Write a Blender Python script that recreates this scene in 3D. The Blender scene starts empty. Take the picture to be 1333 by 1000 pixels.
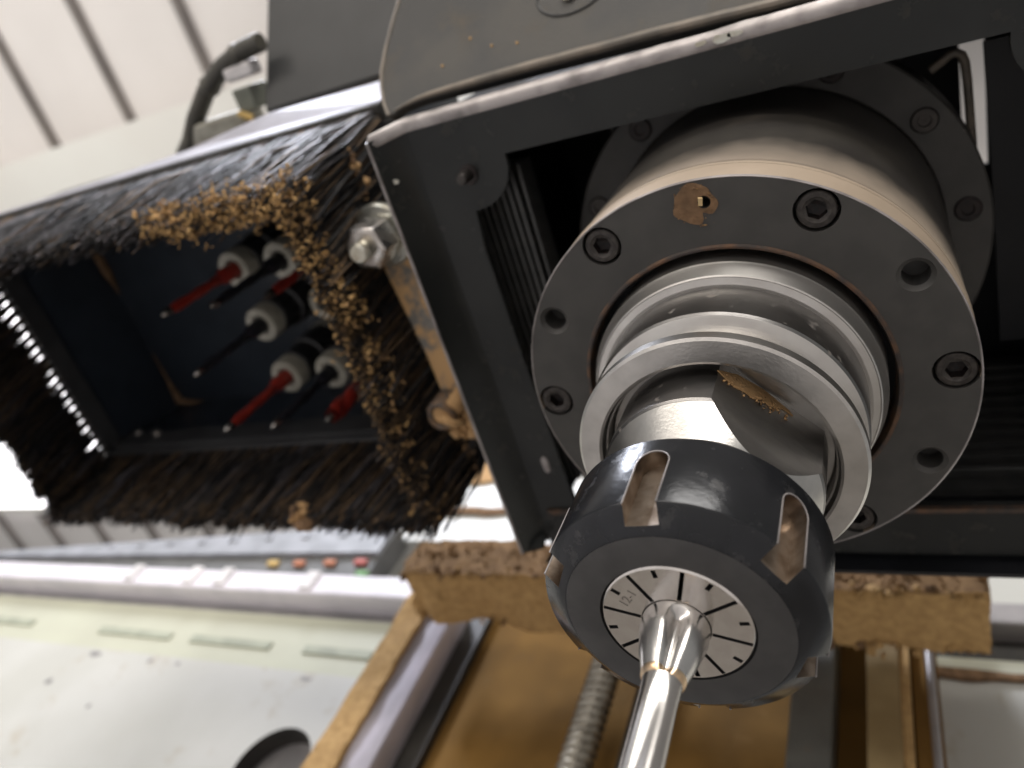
import bpy, bmesh, math, random
import numpy as np
from mathutils import Matrix, Vector
random.seed(7); rng = np.random.default_rng(7)
sc = bpy.context.scene
COL = sc.collection
MM = 0.001

# ------------------------------------------------------------------ camera
cam = bpy.data.cameras.new('camera'); camo = bpy.data.objects.new('camera', cam); COL.objects.link(camo)
CAMROT = [[0.889484, 0.079133, 0.450063], [0.293874, -0.853273, -0.43077], [0.349939, 0.515424, -0.782228]]
CAMLOC = [38.521, -102.009, -173.098]
mw = Matrix([[*CAMROT[i], CAMLOC[i]*MM] for i in range(3)] + [[0, 0, 0, 1]])
camo.matrix_world = mw
cam.sensor_fit = 'HORIZONTAL'; cam.sensor_width = 36.0; cam.lens = 1010.0/1333.0*36.0
cam.clip_start = 0.005; cam.clip_end = 100
cam.dof.use_dof = True; cam.dof.focus_distance = 0.155; cam.dof.aperture_fstop = 14.0
sc.camera = camo
# ------------------------------------------------------------------ world, lamps, exposure
W = bpy.data.worlds.new('World'); sc.world = W; W.use_nodes = True
bg = W.node_tree.nodes['Background']; bg.inputs[0].default_value = (0.98, 0.98, 0.97, 1); bg.inputs[1].default_value = 0.32
sc.view_settings.view_transform = 'Standard'; sc.view_settings.look = 'None'
sc.cycles.max_bounces = 6; sc.cycles.diffuse_bounces = 3; sc.cycles.glossy_bounces = 4; sc.cycles.caustics_reflective = False; sc.cycles.use_adaptive_sampling = True; sc.cycles.adaptive_threshold = 0.02
sc.view_settings.exposure = 0.0; sc.view_settings.gamma = 1.0; sc.view_settings.use_curve_mapping = False
def area(name, loc, target, sx, sy, power, col, spread=180):
    l = bpy.data.lights.new(name, 'AREA'); l.shape = 'RECTANGLE'; l.size = sx; l.size_y = sy; l.energy = power; l.color = col; l.spread = math.radians(spread)
    o = bpy.data.objects.new(name, l); COL.objects.link(o); o.location = loc
    o.rotation_euler = (Vector(target)-Vector(loc)).to_track_quat('-Z', 'Y').to_euler(); return o
area('front_window_light', (0.55, -2.6, 0.85), (0, 0, 0), 1.5, 0.8, 54, (1.0, 0.96, 0.91))
area('ceiling_tube_light', (-1.62, -1.14, 2.3), (0, 0, 0), 0.26, 0.8, 85, (0.84, 0.88, 1.0))
area('ceiling_fill_light', (-3.7, -2.6, 0.6), (-3.9, 0.5, 3.0), 2.5, 1.2, 38, (1.0, 0.96, 0.91), 110)  # unseen fill added to brighten the ceiling from below
area('low_fill_light', (-0.5, -1.6, -0.12), (0, 0, 0.05), 1.5, 0.3, 10, (1.0, 0.93, 0.85))  # added fill from low in front, lifting the undersides

# ------------------------------------------------------------------ materials
MATS = {}
def mat(name, c1, c2=None, rough=0.5, metal=0.0, scale=60.0, lo=0.4, hi=0.6, bump=0.0, bscale=400.0, rough2=None, turned=False, detail=3, dist=0.0, coat=0.0, stretch=None, spec=0.5, dirt=None, dlo=.55, dhi=.7, dscale=90., zfade=None):
    m = bpy.data.materials.new(name); m.use_nodes = True; nt = m.node_tree; N = nt.nodes; L = nt.links
    p = N['Principled BSDF']
    p.inputs['Metallic'].default_value = metal; p.inputs['Roughness'].default_value = rough
    p.inputs['Specular IOR Level'].default_value = spec; p.inputs['Coat Weight'].default_value = coat
    c2 = c2 or tuple(min(1, x*0.8) for x in c1)
    tc = N.new('ShaderNodeTexCoord'); vec = tc.outputs['Object']
    if stretch:
        mp = N.new('ShaderNodeMapping'); mp.inputs['Scale'].default_value = stretch; L.new(vec, mp.inputs[0]); vec = mp.outputs[0]
    nz = N.new('ShaderNodeTexNoise'); nz.inputs['Scale'].default_value = scale; nz.inputs['Detail'].default_value = detail
    nz.inputs['Distortion'].default_value = dist; L.new(vec, nz.inputs['Vector'])
    rp = N.new('ShaderNodeMapRange'); rp.inputs[1].default_value = lo; rp.inputs[2].default_value = hi; L.new(nz.outputs['Fac'], rp.inputs[0])
    mx = N.new('ShaderNodeMix'); mx.data_type = 'RGBA'; mx.inputs[6].default_value = (*c1, 1); mx.inputs[7].default_value = (*c2, 1)
    L.new(rp.outputs[0], mx.inputs[0]); col = mx.outputs[2]
    if dirt:
        n3 = N.new('ShaderNodeTexNoise'); n3.inputs['Scale'].default_value = dscale; n3.inputs['Detail'].default_value = 4; n3.inputs['Roughness'].default_value = .65
        L.new(tc.outputs['Object'], n3.inputs['Vector'])
        r3 = N.new('ShaderNodeMapRange'); r3.inputs[1].default_value = dlo; r3.inputs[2].default_value = dhi; fac = n3.outputs['Fac']
        if zfade:
            sz = N.new('ShaderNodeSeparateXYZ'); L.new(tc.outputs['Object'], sz.inputs[0]); zr = N.new('ShaderNodeMapRange'); zr.inputs[1].default_value = zfade[0]*MM; zr.inputs[2].default_value = zfade[1]*MM; zr.inputs[3].default_value = zfade[2]; zr.inputs[4].default_value = zfade[3]; L.new(sz.outputs[2], zr.inputs[0])
            ad = N.new('ShaderNodeMath'); ad.operation = 'ADD'; L.new(fac, ad.inputs[0]); L.new(zr.outputs[0], ad.inputs[1]); fac = ad.outputs[0]
        L.new(fac, r3.inputs[0])
        m3 = N.new('ShaderNodeMix'); m3.data_type = 'RGBA'; m3.inputs[7].default_value = (*dirt, 1); L.new(col, m3.inputs[6]); L.new(r3.outputs[0], m3.inputs[0]); col = m3.outputs[2]
        if metal > 0:
            iv = N.new('ShaderNodeMath'); iv.operation = 'SUBTRACT'; iv.inputs[0].default_value = metal; L.new(r3.outputs[0], iv.inputs[1]); iv.use_clamp = True
            L.new(iv.outputs[0], p.inputs['Metallic'])
        rr = N.new('ShaderNodeMapRange'); rr.inputs[3].default_value = rough; rr.inputs[4].default_value = .85; L.new(r3.outputs[0], rr.inputs[0]); L.new(rr.outputs[0], p.inputs['Roughness'])
    L.new(col, p.inputs['Base Color'])
    if rough2 is not None and not dirt:
        rr = N.new('ShaderNodeMapRange'); rr.inputs[3].default_value = rough; rr.inputs[4].default_value = rough2; L.new(rp.outputs[0], rr.inputs[0]); L.new(rr.outputs[0], p.inputs['Roughness'])
    if bump > 0 or turned:
        b = N.new('ShaderNodeBump'); b.inputs['Strength'].default_value = max(bump, .02); b.inputs['Distance'].default_value = 0.0006
        n2 = N.new('ShaderNodeTexNoise'); n2.inputs['Scale'].default_value = bscale; n2.inputs['Detail'].default_value = 2
        v2 = vec
        if turned:
            sp = N.new('ShaderNodeSeparateXYZ'); L.new(tc.outputs['Object'], sp.inputs[0])
            cx = N.new('ShaderNodeCombineXYZ'); L.new(sp.outputs[0], cx.inputs[0]); L.new(sp.outputs[1], cx.inputs[1])
            ln = N.new('ShaderNodeVectorMath'); ln.operation = 'LENGTH'; L.new(cx.outputs[0], ln.inputs[0])
            c2_ = N.new('ShaderNodeCombineXYZ'); L.new(ln.outputs['Value'], c2_.inputs[0]); L.new(sp.outputs[2], c2_.inputs[2]); v2 = c2_.outputs[0]
            b.inputs['Distance'].default_value = 0.0001
        L.new(v2, n2.inputs['Vector']); L.new(n2.outputs['Fac'], b.inputs['Height']); L.new(b.outputs[0], p.inputs['Normal'])
    MATS[name] = m; return m
def emis(name, col, st):
    m = bpy.data.materials.new(name); m.use_nodes = True; p = m.node_tree.nodes['Principled BSDF']
    p.inputs['Emission Color'].default_value = (*col, 1); p.inputs['Emission Strength'].default_value = st; MATS[name] = m
mat('anodised', (.072, .069, .064), (.061, .059, .055), .5, scale=120, bump=.05, bscale=3000, spec=.35)
mat('spindle_body', (.055, .050, .043), (.042, .038, .034), .38, metal=.3, scale=70, bump=.04, bscale=900, dirt=(.36, .29, .22), dlo=.10, dhi=1.2, dscale=30, zfade=(4, 34, .55, -.52))  # dust film whose upward fade also paints in the hood's shade on the barrel
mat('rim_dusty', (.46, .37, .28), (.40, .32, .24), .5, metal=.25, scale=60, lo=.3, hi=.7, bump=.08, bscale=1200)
mat('rust', (.15, .085, .05), (.06, .05, .045), .6, metal=.4, scale=220, lo=.35, hi=.6)
mat('gap_black', (.008, .008, .009), rough=.8)
mat('steel', (.58, .565, .535), (.50, .48, .455), .36, metal=1, scale=90, turned=True, bump=.28, bscale=2500, rough2=.42)
mat('steel_rough', (.60, .58, .55), (.47, .455, .43), .30, metal=1, scale=160, lo=.35, hi=.75, bump=.05, bscale=1500)
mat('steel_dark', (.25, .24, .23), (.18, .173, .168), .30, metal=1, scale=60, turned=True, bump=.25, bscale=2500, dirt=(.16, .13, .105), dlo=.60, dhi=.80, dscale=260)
mat('steel_flat', (.36, .35, .335), (.25, .242, .23), .30, metal=1, scale=70, stretch=(1, 1, 2.5), bump=.03, bscale=600, rough2=.36)
mat('steel_collet', (.80, .765, .72), (.74, .70, .66), .17, metal=1, scale=300, bump=.015, bscale=1500)
mat('steel_polish', (.62, .60, .575), (.48, .46, .44), .25, metal=1, scale=160, stretch=(1, 1, .15), bump=.015, bscale=500)
mat('braze', (.72, .52, .33), (.5, .38, .27), .3, metal=1, scale=500)
mat('nut_black', (.022, .023, .026), (.017, .018, .020), .22, metal=.45, scale=120, bump=.06, bscale=700, dirt=(.050, .046, .042), dlo=.58, dhi=1.0, dscale=170)
mat('nut_face', (.085, .083, .082), (.070, .068, .068), .42, metal=.4, scale=150, turned=True, bump=.08, bscale=2500)
mat('slot_steel', (.38, .315, .255), (.22, .165, .12), .30, metal=.9, scale=220, bump=.05, bscale=700)
mat('etch', (.30, .27, .24), rough=.6, metal=.5)
mat('bolt_black', (.075, .068, .062), (.05, .045, .042), .42, metal=.7, scale=700, bump=.1, bscale=1500)
mat('socket_dark', (.012, .011, .011), (.03, .02, .018), .5, metal=.3, scale=900)
mat('paint_black', (.023, .0245, .0235), (.016, .0175, .017), .26, scale=30, bump=.05, bscale=500, spec=.28, dirt=(.07, .06, .045), dlo=.6, dhi=.95, dscale=120)
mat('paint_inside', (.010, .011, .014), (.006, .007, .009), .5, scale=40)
mat('edge_worn', (.40, .37, .36), (.17, .155, .15), .40, metal=.5, scale=120, lo=.40, hi=.72, bump=.12, bscale=500)
mat('cover_dusty', (.026, .025, .023), (.042, .038, .031), .5, scale=38, bump=.15, bscale=900, dirt=(.10, .083, .06), dlo=.56, dhi=.9, dscale=60)
mat('cover_lip', (.25, .21, .165), (.13, .115, .095), .5, scale=90, lo=.35, hi=.65, bump=.15, bscale=900)
mat('panel_grey', (.034, .034, .033), (.028, .028, .027), .5, scale=30)
mat('ledge_metal', (.36, .35, .39), (.30, .29, .32), .5, metal=.2, scale=35, rough2=.5, dirt=(.33, .25, .16), dlo=.66, dhi=.8, dscale=70)
mat('rib_black', (.045, .046, .045), (.06, .06, .057), .32, scale=200, spec=.5)
mat('bristle', (.015, .015, .017), (.028, .025, .023), .58, scale=90)
mat('bristle_brown', (.10, .066, .04), (.17, .11, .06), .5, scale=160)
mat('bristle_grey', (.14, .13, .14), (.07, .067, .074), .5, scale=160)
mat('sawdust', (.56, .35, .165), (.42, .25, .11), .9, scale=180, lo=.3, hi=.7, bump=.5, bscale=700)
mat('sawdust_dark', (.27, .16, .085), (.15, .09, .048), .95, scale=220, lo=.35, hi=.65, bump=.6, bscale=600)
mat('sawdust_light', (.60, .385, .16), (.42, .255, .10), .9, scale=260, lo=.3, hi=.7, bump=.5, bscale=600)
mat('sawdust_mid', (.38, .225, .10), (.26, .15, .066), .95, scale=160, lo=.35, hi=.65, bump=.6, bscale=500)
mat('chip_wood', (.75, .55, .28), rough=.7)
mat('zinc', (.70, .685, .66), (.52, .48, .44), .26, metal=1, scale=220, bump=.08, bscale=700, rough2=.4)
mat('zinc_green', (.66, .67, .61), (.50, .47, .38), .34, metal=.9, scale=160, dirt=(.40, .27, .14), dlo=.62, dhi=.75, dscale=140)
mat('strap_steel', (.22, .205, .18), (.16, .15, .13), .5, metal=.3, scale=120, dirt=(.58, .36, .17), dlo=.42, dhi=.54, dscale=75, bump=.2)
mat('rust_cup', (.09, .075, .065), (.17, .105, .06), .6, metal=.3, scale=260, bump=.3)
mat('box_navy', (.034, .043, .056), (.026, .033, .044), .30, scale=40)
mat('box_grey', (.055, .056, .058), (.04, .04, .042), .45, scale=60)
mat('chuck_black', (.014, .014, .016), (.022, .022, .023), .45, scale=120)
mat('cream_plastic', (.44, .425, .36), (.32, .305, .25), .45, scale=90)
mat('drill_red', (.36, .035, .022), (.24, .022, .016), .32, scale=200)
mat('drill_dark', (.012, .013, .018), (.02, .02, .026), .35, scale=200)
mat('drill_tip', (.75, .73, .70), rough=.25, metal=1)
mat('white_paint', (.60, .595, .55), (.54, .535, .485), .42, scale=9, dirt=(.40, .33, .22), dlo=.60, dhi=.88, dscale=30)
mat('green_paint', (.57, .575, .45), (.52, .52, .41), .5, scale=9, dirt=(.36, .30, .17), dlo=.66, dhi=.9, dscale=16)
mat('slot_green', (.42, .44, .34), rough=.6)
mat('lilac_white', (.84, .80, .85), (.74, .71, .76), .35, scale=30)
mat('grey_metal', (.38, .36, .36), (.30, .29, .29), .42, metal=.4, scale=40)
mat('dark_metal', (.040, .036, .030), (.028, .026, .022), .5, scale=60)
mat('plate_grey', (.15, .15, .135), (.12, .118, .105), .5, metal=.2, scale=60, dirt=(.20, .12, .05), dlo=.64, dhi=.78, dscale=50)
mat('brown_plate', (.31, .17, .045), (.16, .088, .025), .8, spec=.15, scale=14, lo=.35, hi=.65, bump=.3, bscale=300, dirt=(.24, .14, .05), dlo=.6, dhi=.75, dscale=45)
mat('screw_steel', (.38, .355, .30), (.25, .23, .19), .34, metal=.9, scale=120)
mat('rail_metal', (.66, .62, .68), (.52, .49, .53), .42, metal=.35, scale=70, stretch=(1, 1, .4))
mat('post_tan', (.42, .31, .15), (.28, .195, .085), .75, scale=24, lo=.38, hi=.6, bump=.2, bscale=300)
mat('ceiling_panel', (.82, .775, .745), (.78, .735, .705), .8, scale=1.5)
mat('purlin', (.23, .205, .19), (.19, .17, .16), .7, scale=4)
mat('girder', (.90, .88, .82), (.88, .85, .79), .6, scale=2)
mat('hose', (.085, .078, .062), (.06, .056, .046), .5, scale=80)
mat('chain_grey', (.36, .37, .40), (.28, .29, .31), .5, scale=40)
mat('tray_dark', (.16, .16, .155), rough=.6)
mat('orange_plastic', (.55, .20, .09), rough=.45); mat('red_plastic', (.55, .11, .08), rough=.45)
mat('yellow_plastic', (.70, .48, .16), rough=.45); mat('green_plastic', (.16, .38, .12), rough=.45)
mat('white_plastic', (.82, .79, .78), rough=.4); mat('box_sage', (.20, .21, .17), rough=.5)
mat('table_board', (.52, .495, .47), (.41, .385, .36), .6, scale=6)
emis('lamp_glow', (1.0, .97, 1.0), 4.0)

# ------------------------------------------------------------------ geometry helpers (all in mm)
class MB:
    def __init__(s): s.v = []; s.f = []; s.m = []
    def add(s, v, f, mi=0):
        b = len(s.v); s.v += [tuple(map(float, p)) for p in v]; s.f += [tuple(i+b for i in q) for q in f]; s.m += [mi]*len(f); return s
    def box(s, x0, x1, y0, y1, z0, z1, mi=0):
        v = [(x, y, z) for x in (x0, x1) for y in (y0, y1) for z in (z0, z1)]
        return s.add(v, [(0, 1, 3, 2), (4, 6, 7, 5), (0, 4, 5, 1), (2, 3, 7, 6), (0, 2, 6, 4), (1, 5, 7, 3)], mi)
    def lathe(s, prof, n=96, cx=0, cy=0, a0=0.0, mi=0, cap0=False, cap1=False, rfun=None):
        v = []; f = []
        for k, (r, z) in enumerate(prof):
            for i in range(n):
                a = a0+2*math.pi*i/n; rr = rfun(r, z, a) if rfun else r
                v.append((cx+rr*math.cos(a), cy+rr*math.sin(a), z))
        for k in range(len(prof)-1):
            for i in range(n):
                j = (i+1) % n; f.append((k*n+i, k*n+j, (k+1)*n+j, (k+1)*n+i))
        if cap0: f.append(tuple(range(n))[::-1])
        if cap1: f.append(tuple((len(prof)-1)*n+i for i in range(n)))
        return s.add(v, f, mi)
    def tube(s, pts, rad, n=10, mi=0, cap=True):
        P = [Vector(p) for p in pts]; R_ = rad if hasattr(rad, '__len__') else [rad]*len(P)
        v = []; f = []; up = Vector((0.13, .21, .97))
        for k, p in enumerate(P):
            t = (P[min(k+1, len(P)-1)]-P[max(k-1, 0)]).normalized()
            a = t.cross(up)
            if a.length < 1e-3: a = t.cross(Vector((1, 0, 0)))
            a.normalize(); b = t.cross(a); up = -(t.cross(a)).cross(t).cross(t) if False else up
            for i in range(n):
                w = 2*math.pi*i/n; v.append(p+(a*math.cos(w)+b*math.sin(w))*R_[k])
        for k in range(len(P)-1):
            for i in range(n):
                j = (i+1) % n; f.append((k*n+i, k*n+j, (k+1)*n+j, (k+1)*n+i))
        if cap: f.append(tuple(range(n))[::-1]); f.append(tuple((len(P)-1)*n+i for i in range(n)))
        return s.add(v, f, mi)
    def prism(s, poly, O, U, V, T, mi=0):           # polygon in plane O+aU+bV, extruded by T
        O, U, V, T = map(Vector, (O, U, V, T)); n = len(poly)
        A = [O+U*a+V*b for a, b in poly]; B = [p+T for p in A]
        return s.add(A+B, [tuple(range(n))[::-1], tuple(range(n, 2*n))]+[(i, (i+1) % n, n+(i+1) % n, n+i) for i in range(n)], mi)
def finish(me, mats, angle=35, smooth=True):
    for m in (mats if isinstance(mats, (list, tuple)) else [mats]): me.materials.append(MATS[m])
    bm = bmesh.new(); bm.from_mesh(me); bmesh.ops.recalc_face_normals(bm, faces=bm.faces); bm.to_mesh(me); bm.free()
    if smooth:
        me.shade_smooth(); me.set_sharp_from_angle(angle=math.radians(angle))
def build(name, mb, mats, parent=None, label=None, cat=None, group=None, kind=None, angle=35, smooth=True, origin=None, bevel=0.0):
    """one mesh object from mm world coordinates; origin at the root of its thing"""
    if parent is not None:
        o0 = Vector(ROOT[parent.name])
    else:
        a = np.array(mb.v); o0 = Vector(origin) if origin is not None else Vector((*((a.min(0)+a.max(0))/2)[:2], a[:, 2].min()))
    me = bpy.data.meshes.new(name); me.from_pydata([((x-o0.x)*MM, (y-o0.y)*MM, (z-o0.z)*MM) for x, y, z in mb.v], [], mb.f)
    if any(mb.m): me.polygons.foreach_set('material_index', mb.m)
    me.update(); finish(me, mats, angle, smooth)
    o = bpy.data.objects.new(name, me); COL.objects.link(o)
    if parent is not None: o.parent = parent; ROOT[o.name] = tuple(o0)
    else: o.location = o0*MM; ROOT[o.name] = tuple(o0)
    if bevel:
        b = o.modifiers.new('bevel', 'BEVEL'); b.width = bevel*MM; b.segments = 2; b.limit_method = 'ANGLE'; b.angle_limit = math.radians(40)
    if label: o['label'] = label
    if cat: o['category'] = cat
    if group: o['group'] = group
    if kind: o['kind'] = kind
    return o
ROOT = {}
def thing(name, loc, label, cat, group=None):
    o = bpy.data.objects.new(name, None); COL.objects.link(o); o.empty_display_size = .01
    o.location = Vector(loc)*MM; o['label'] = label; o['category'] = cat; ROOT[o.name] = tuple(loc)
    if group: o['group'] = group
    return o
def cut(o, mb, mi_mat=None, ang=35):
    me = bpy.data.meshes.new('cutter'); o0 = Vector(ROOT[o.name])
    me.from_pydata([((x-o0.x)*MM, (y-o0.y)*MM, (z-o0.z)*MM) for x, y, z in mb.v], [], mb.f); me.update()
    bm = bmesh.new(); bm.from_mesh(me); bmesh.ops.recalc_face_normals(bm, faces=bm.faces); bm.to_mesh(me); bm.free()
    if mi_mat: me.materials.append(MATS[mi_mat])
    c = bpy.data.objects.new('cutter', me); COL.objects.link(c); c.location = o.location
    par = o.parent; o.parent = None
    md = o.modifiers.new('b', 'BOOLEAN'); md.operation = 'DIFFERENCE'; md.object = c; md.solver = 'EXACT'; md.use_self = True
    if mi_mat: md.material_mode = 'TRANSFER'
    dg = bpy.context.evaluated_depsgraph_get(); dg.update()
    nm = bpy.data.meshes.new_from_object(o.evaluated_get(dg), preserve_all_data_layers=True, depsgraph=dg)
    o.modifiers.clear(); old = o.data; nm.name = old.name; o.data = nm; bpy.data.meshes.remove(old)
    bpy.data.objects.remove(c); o.parent = par
    nm.shade_smooth(); nm.set_sharp_from_angle(angle=math.radians(ang))
def inst(src, name, parent, off=(0, 0, 0), rz=0.0):
    o = bpy.data.objects.new(name, src.data); COL.objects.link(o); o.parent = parent; o.location = Vector(off)*MM; o.rotation_euler.z = rz; return o
def noise1(x, seed=0):
    x = np.asarray(x, float); i = np.floor(x).astype(int); t = x-i; t = t*t*(3-2*t)
    h = lambda k: np.modf(np.abs(np.sin(k*127.1+seed*311.7)*43758.5453))[0]
    return h(i)*(1-t)+h(i+1)*t
def noise2(x, y, seed=0):
    xi = np.floor(x).astype(int); yi = np.floor(y).astype(int); fx = x-xi; fy = y-yi; fx = fx*fx*(3-2*fx); fy = fy*fy*(3-2*fy)
    h = lambda a, b: np.modf(np.abs(np.sin(a*127.1+b*311.7+seed*74.7)*43758.5453))[0]
    return (h(xi, yi)*(1-fx)+h(xi+1, yi)*fx)*(1-fy)+(h(xi, yi+1)*(1-fx)+h(xi+1, yi+1)*fx)*fy
def fbm(x, y, seed=0): return sum(noise2(x*2**k, y*2**k, seed+k)*.5**(k+1) for k in range(4))
def rough_box(x0, x1, y0, y1, z0, z1, step, amp, seed, freq=.08, mi=lambda n, c: 0, rnd=0.0):
    """box with subdivided, lumpy, worn faces (sawdust-caked bar)"""
    bm = bmesh.new(); n = [max(1, int(round(d/step))) for d in (x1-x0, y1-y0, z1-z0)]
    idx = {}; V = []
    def vid(i, j, k):
        q = (i, j, k)
        if q not in idx: idx[q] = len(V); V.append((x0+(x1-x0)*i/n[0], y0+(y1-y0)*j/n[1], z0+(z1-z0)*k/n[2]))
        return idx[q]
    F = []; MI = []
    def face(q, m): F.append(tuple(vid(*p) for p in q)); MI.append(m)
    for i in range(n[0]):
        for j in range(n[1]):
            face([(i, j, 0), (i, j+1, 0), (i+1, j+1, 0), (i+1, j, 0)], mi((0, 0, -1), 0)); face([(i, j, n[2]), (i+1, j, n[2]), (i+1, j+1, n[2]), (i, j+1, n[2])], mi((0, 0, 1), 0))
        for k in range(n[2]):
            face([(i, 0, k), (i+1, 0, k), (i+1, 0, k+1), (i, 0, k+1)], mi((0, -1, 0), 0)); face([(i, n[1], k), (i, n[1], k+1), (i+1, n[1], k+1), (i+1, n[1], k)], mi((0, 1, 0), 0))
    for j in range(n[1]):
        for k in range(n[2]):
            face([(0, j, k), (0, j, k+1), (0, j+1, k+1), (0, j+1, k)], mi((-1, 0, 0), 0)); face([(n[0], j, k), (n[0], j+1, k), (n[0], j+1, k+1), (n[0], j, k+1)], mi((1, 0, 0), 0))
    A = np.array(V)
    for ax in range(3):
        o = [q for q in range(3) if q != ax]
        A2 = np.array(V)
        A[:, ax] += amp*2*(fbm(A2[:, o[0]]*freq+A2[:, ax]*freq*.7, A2[:, o[1]]*freq+A2[:, ax]*freq*.37+5, seed+ax*9)-.47)
    mb = MB(); mb.v = [tuple(p) for p in A]; mb.f = F; mb.m = MI; return mb

# ================================================================== THE SETTING
st = build('machine_table', MB().box(-1500, 1500, -2500, 900, -330, -300), 'table_board', kind='structure')
ceil = build('ceiling', MB().box(-12000, 6000, -6000, 9000, 3000, 3050), 'ceiling_panel', kind='structure')
pm = None
for k in range(14):
    x = -2790-k*620
    if pm is None: pm = build('purlin', MB().box(x-16, x+16, -6000, 9000, 2955, 2999), 'purlin', parent=ceil)
    else: inst(pm, 'purlin', ceil, (-k*620, 0, 0))
g = build('roof_girder', MB().box(-12000, 6000, -110, 420, 2700, 2745).box(-12000, 6000, 120, 190, 2745, 2921).box(-12000, 6000, -110, -96, 2745, 2752), 'girder', label='wide white painted roof girder crossing the ceiling at upper left', cat='girder')
sky_ = thing('roof_skylight', (-6300, 880, 2880), 'glaring white roof skylight shining past the left brush wall', 'skylight')
build('pane', MB().box(-7700, -4900, -600, 2330, 2895, 2905), 'lamp_glow', sky_)
build('frame', MB().box(-7760, -7700, -660, 2390, 2885, 2920).box(-4900, -4840, -660, 2390, 2885, 2920).box(-7699, -4901, 2331, 2390, 2885, 2920).box(-7699, -4901, -660, -601, 2885, 2920), 'girder', sky_)

# ================================================================== GANTRY BEHIND
gb = thing('gantry_beam', (-560, 300, -80), 'long white gantry beam with pale green top band and dark round hole', 'gantry beam')
pan = build('face_panel', MB().box(-1500, -222, 284, 300, -80, 114), 'white_paint', gb)
hole = MB(); hole.lathe([(31, 270), (31, 310)], 40); hole.v = [(-351+x*0.92, z, 38+y*1.0) for x, y, z in hole.v]; n_ = 40
hole.f += [tuple(range(n_)), tuple(range(n_, 2*n_))]
cut(pan, hole, 'dark_metal')
build('hole_liner', MB().box(-392, -310, 301, 345, -2, 80), 'grey_metal', gb)
build('top_band', MB().box(-1500, -222, 289, 300, 115, 170), 'green_paint', gb)
for k, (a, b) in enumerate([(-900, -740), (-640, -545), (-520, -430), (-395, -330)]):
    build('slot', MB().box(a, b, 287.5, 289.2, 134, 141), 'slot_green', gb)
build('top_ledge', MB().box(-1500, -222, 272, 300, 180, 203), 'lilac_white', gb, bevel=2)
build('ledge_shadow_strip', MB().box(-1500, -222, 293, 300, 170, 180), 'grey_metal', gb)  # grey strip put in as the shadow line under the ledge
for x in (-420, -520, -560, -640): build('ledge_bracket', MB().box(x-6, x+6, 269, 272, 184, 203), 'white_plastic', gb)
for x, z, a, b in [(-609, 118, 7, 2.6), (-538, 109, 3, 2), (-632, 76, 3.5, 3), (-370, 112, 5, 1.5), (-505, 112, 2.5, 1.5), (-560, 60, 2, 2)]:
    z = min(z, 108); build('grime_fleck', MB().prism([(a*math.cos(t)*(1+.25*math.sin(3*t+x)), b*math.sin(t)) for t in np.linspace(0, 6.28, 12, endpoint=False)], (x, 283.7, z), (1, 0, 0), (.3, 0, 1), (0, .35, 0)), 'grey_metal', gb)
# right side of the gantry
gr = thing('gantry_side', (150, 300, -80), 'pale gantry face right of the spindle, ledged and streaked with sawdust', 'gantry side')
build('face_panel', MB().box(38, 320, 290, 300, -80, 163), 'white_paint', gr)
build('band', MB().box(38, 320, 289, 300, 163.2, 175), 'green_paint', gr)
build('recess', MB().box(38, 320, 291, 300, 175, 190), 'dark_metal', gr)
build('ledge', MB().box(38, 320, 276, 300, 190, 206), 'grey_metal', gr, bevel=1.5)
dl = MB()
xs = np.linspace(40, 318, 60); top = 163+1.0+noise1(xs*.09, 3)*2.2; bot = 161.5-noise1(xs*.07, 5)*2.4
dl.prism([(x, t) for x, t in zip(xs, top)]+[(x, t) for x, t in zip(xs[::-1], bot[::-1])], (0, 286.8, 0), (1, 0, 0), (0, 0, 1), (0, 3, 0))
build('sawdust_line', dl, 'sawdust_dark', gr)
# carriage
ca = thing('carriage', (-100, 330, 207), 'cream carriage housing behind the hood with a tan dust streak', 'carriage')
build('housing', MB().box(-300, 330, 291, 420, 207, 520).box(-455, -300.2, 291.5, 420, 268, 520), 'white_paint', ca)
xs = np.linspace(-470, -230, 70)
dd = MB(); t_ = 345+noise1(xs*.03, 8)*14; dd.prism([(x, z) for x, z in zip(xs, t_)]+[(-230, 520), (-470, 520)], (0, 288.4, 0), (1, 0, 0), (0, 0, 1), (0, 2.5, 0))
build('dust_cake', dd, 'sawdust', ca)
d2 = MB(); t_ = 303+(xs+470)*-.02+noise1(xs*.05, 2)*3; d2.prism([(x, z+9-abs(x+350)*.02) for x, z in zip(xs, t_)]+[(x, z) for x, z in zip(xs[::-1], t_[::-1])], (0, 287.5, 0), (1, 0, 0), (0, 0, 1), (0, 3, 0))
build('dust_streak', d2, 'sawdust_dark', ca)
# caked bar
bar = rough_box(-257, 64, 186, 222, 120, 147, 2.2, 2.6, 3, mi=lambda n, c: 1 if n[2] < 0 else 0)  # underside takes the paler sawdust, painting in light from below
V = np.array(bar.v); L_ = np.clip((-190-V[:, 0])/67, 0, 1)
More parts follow.
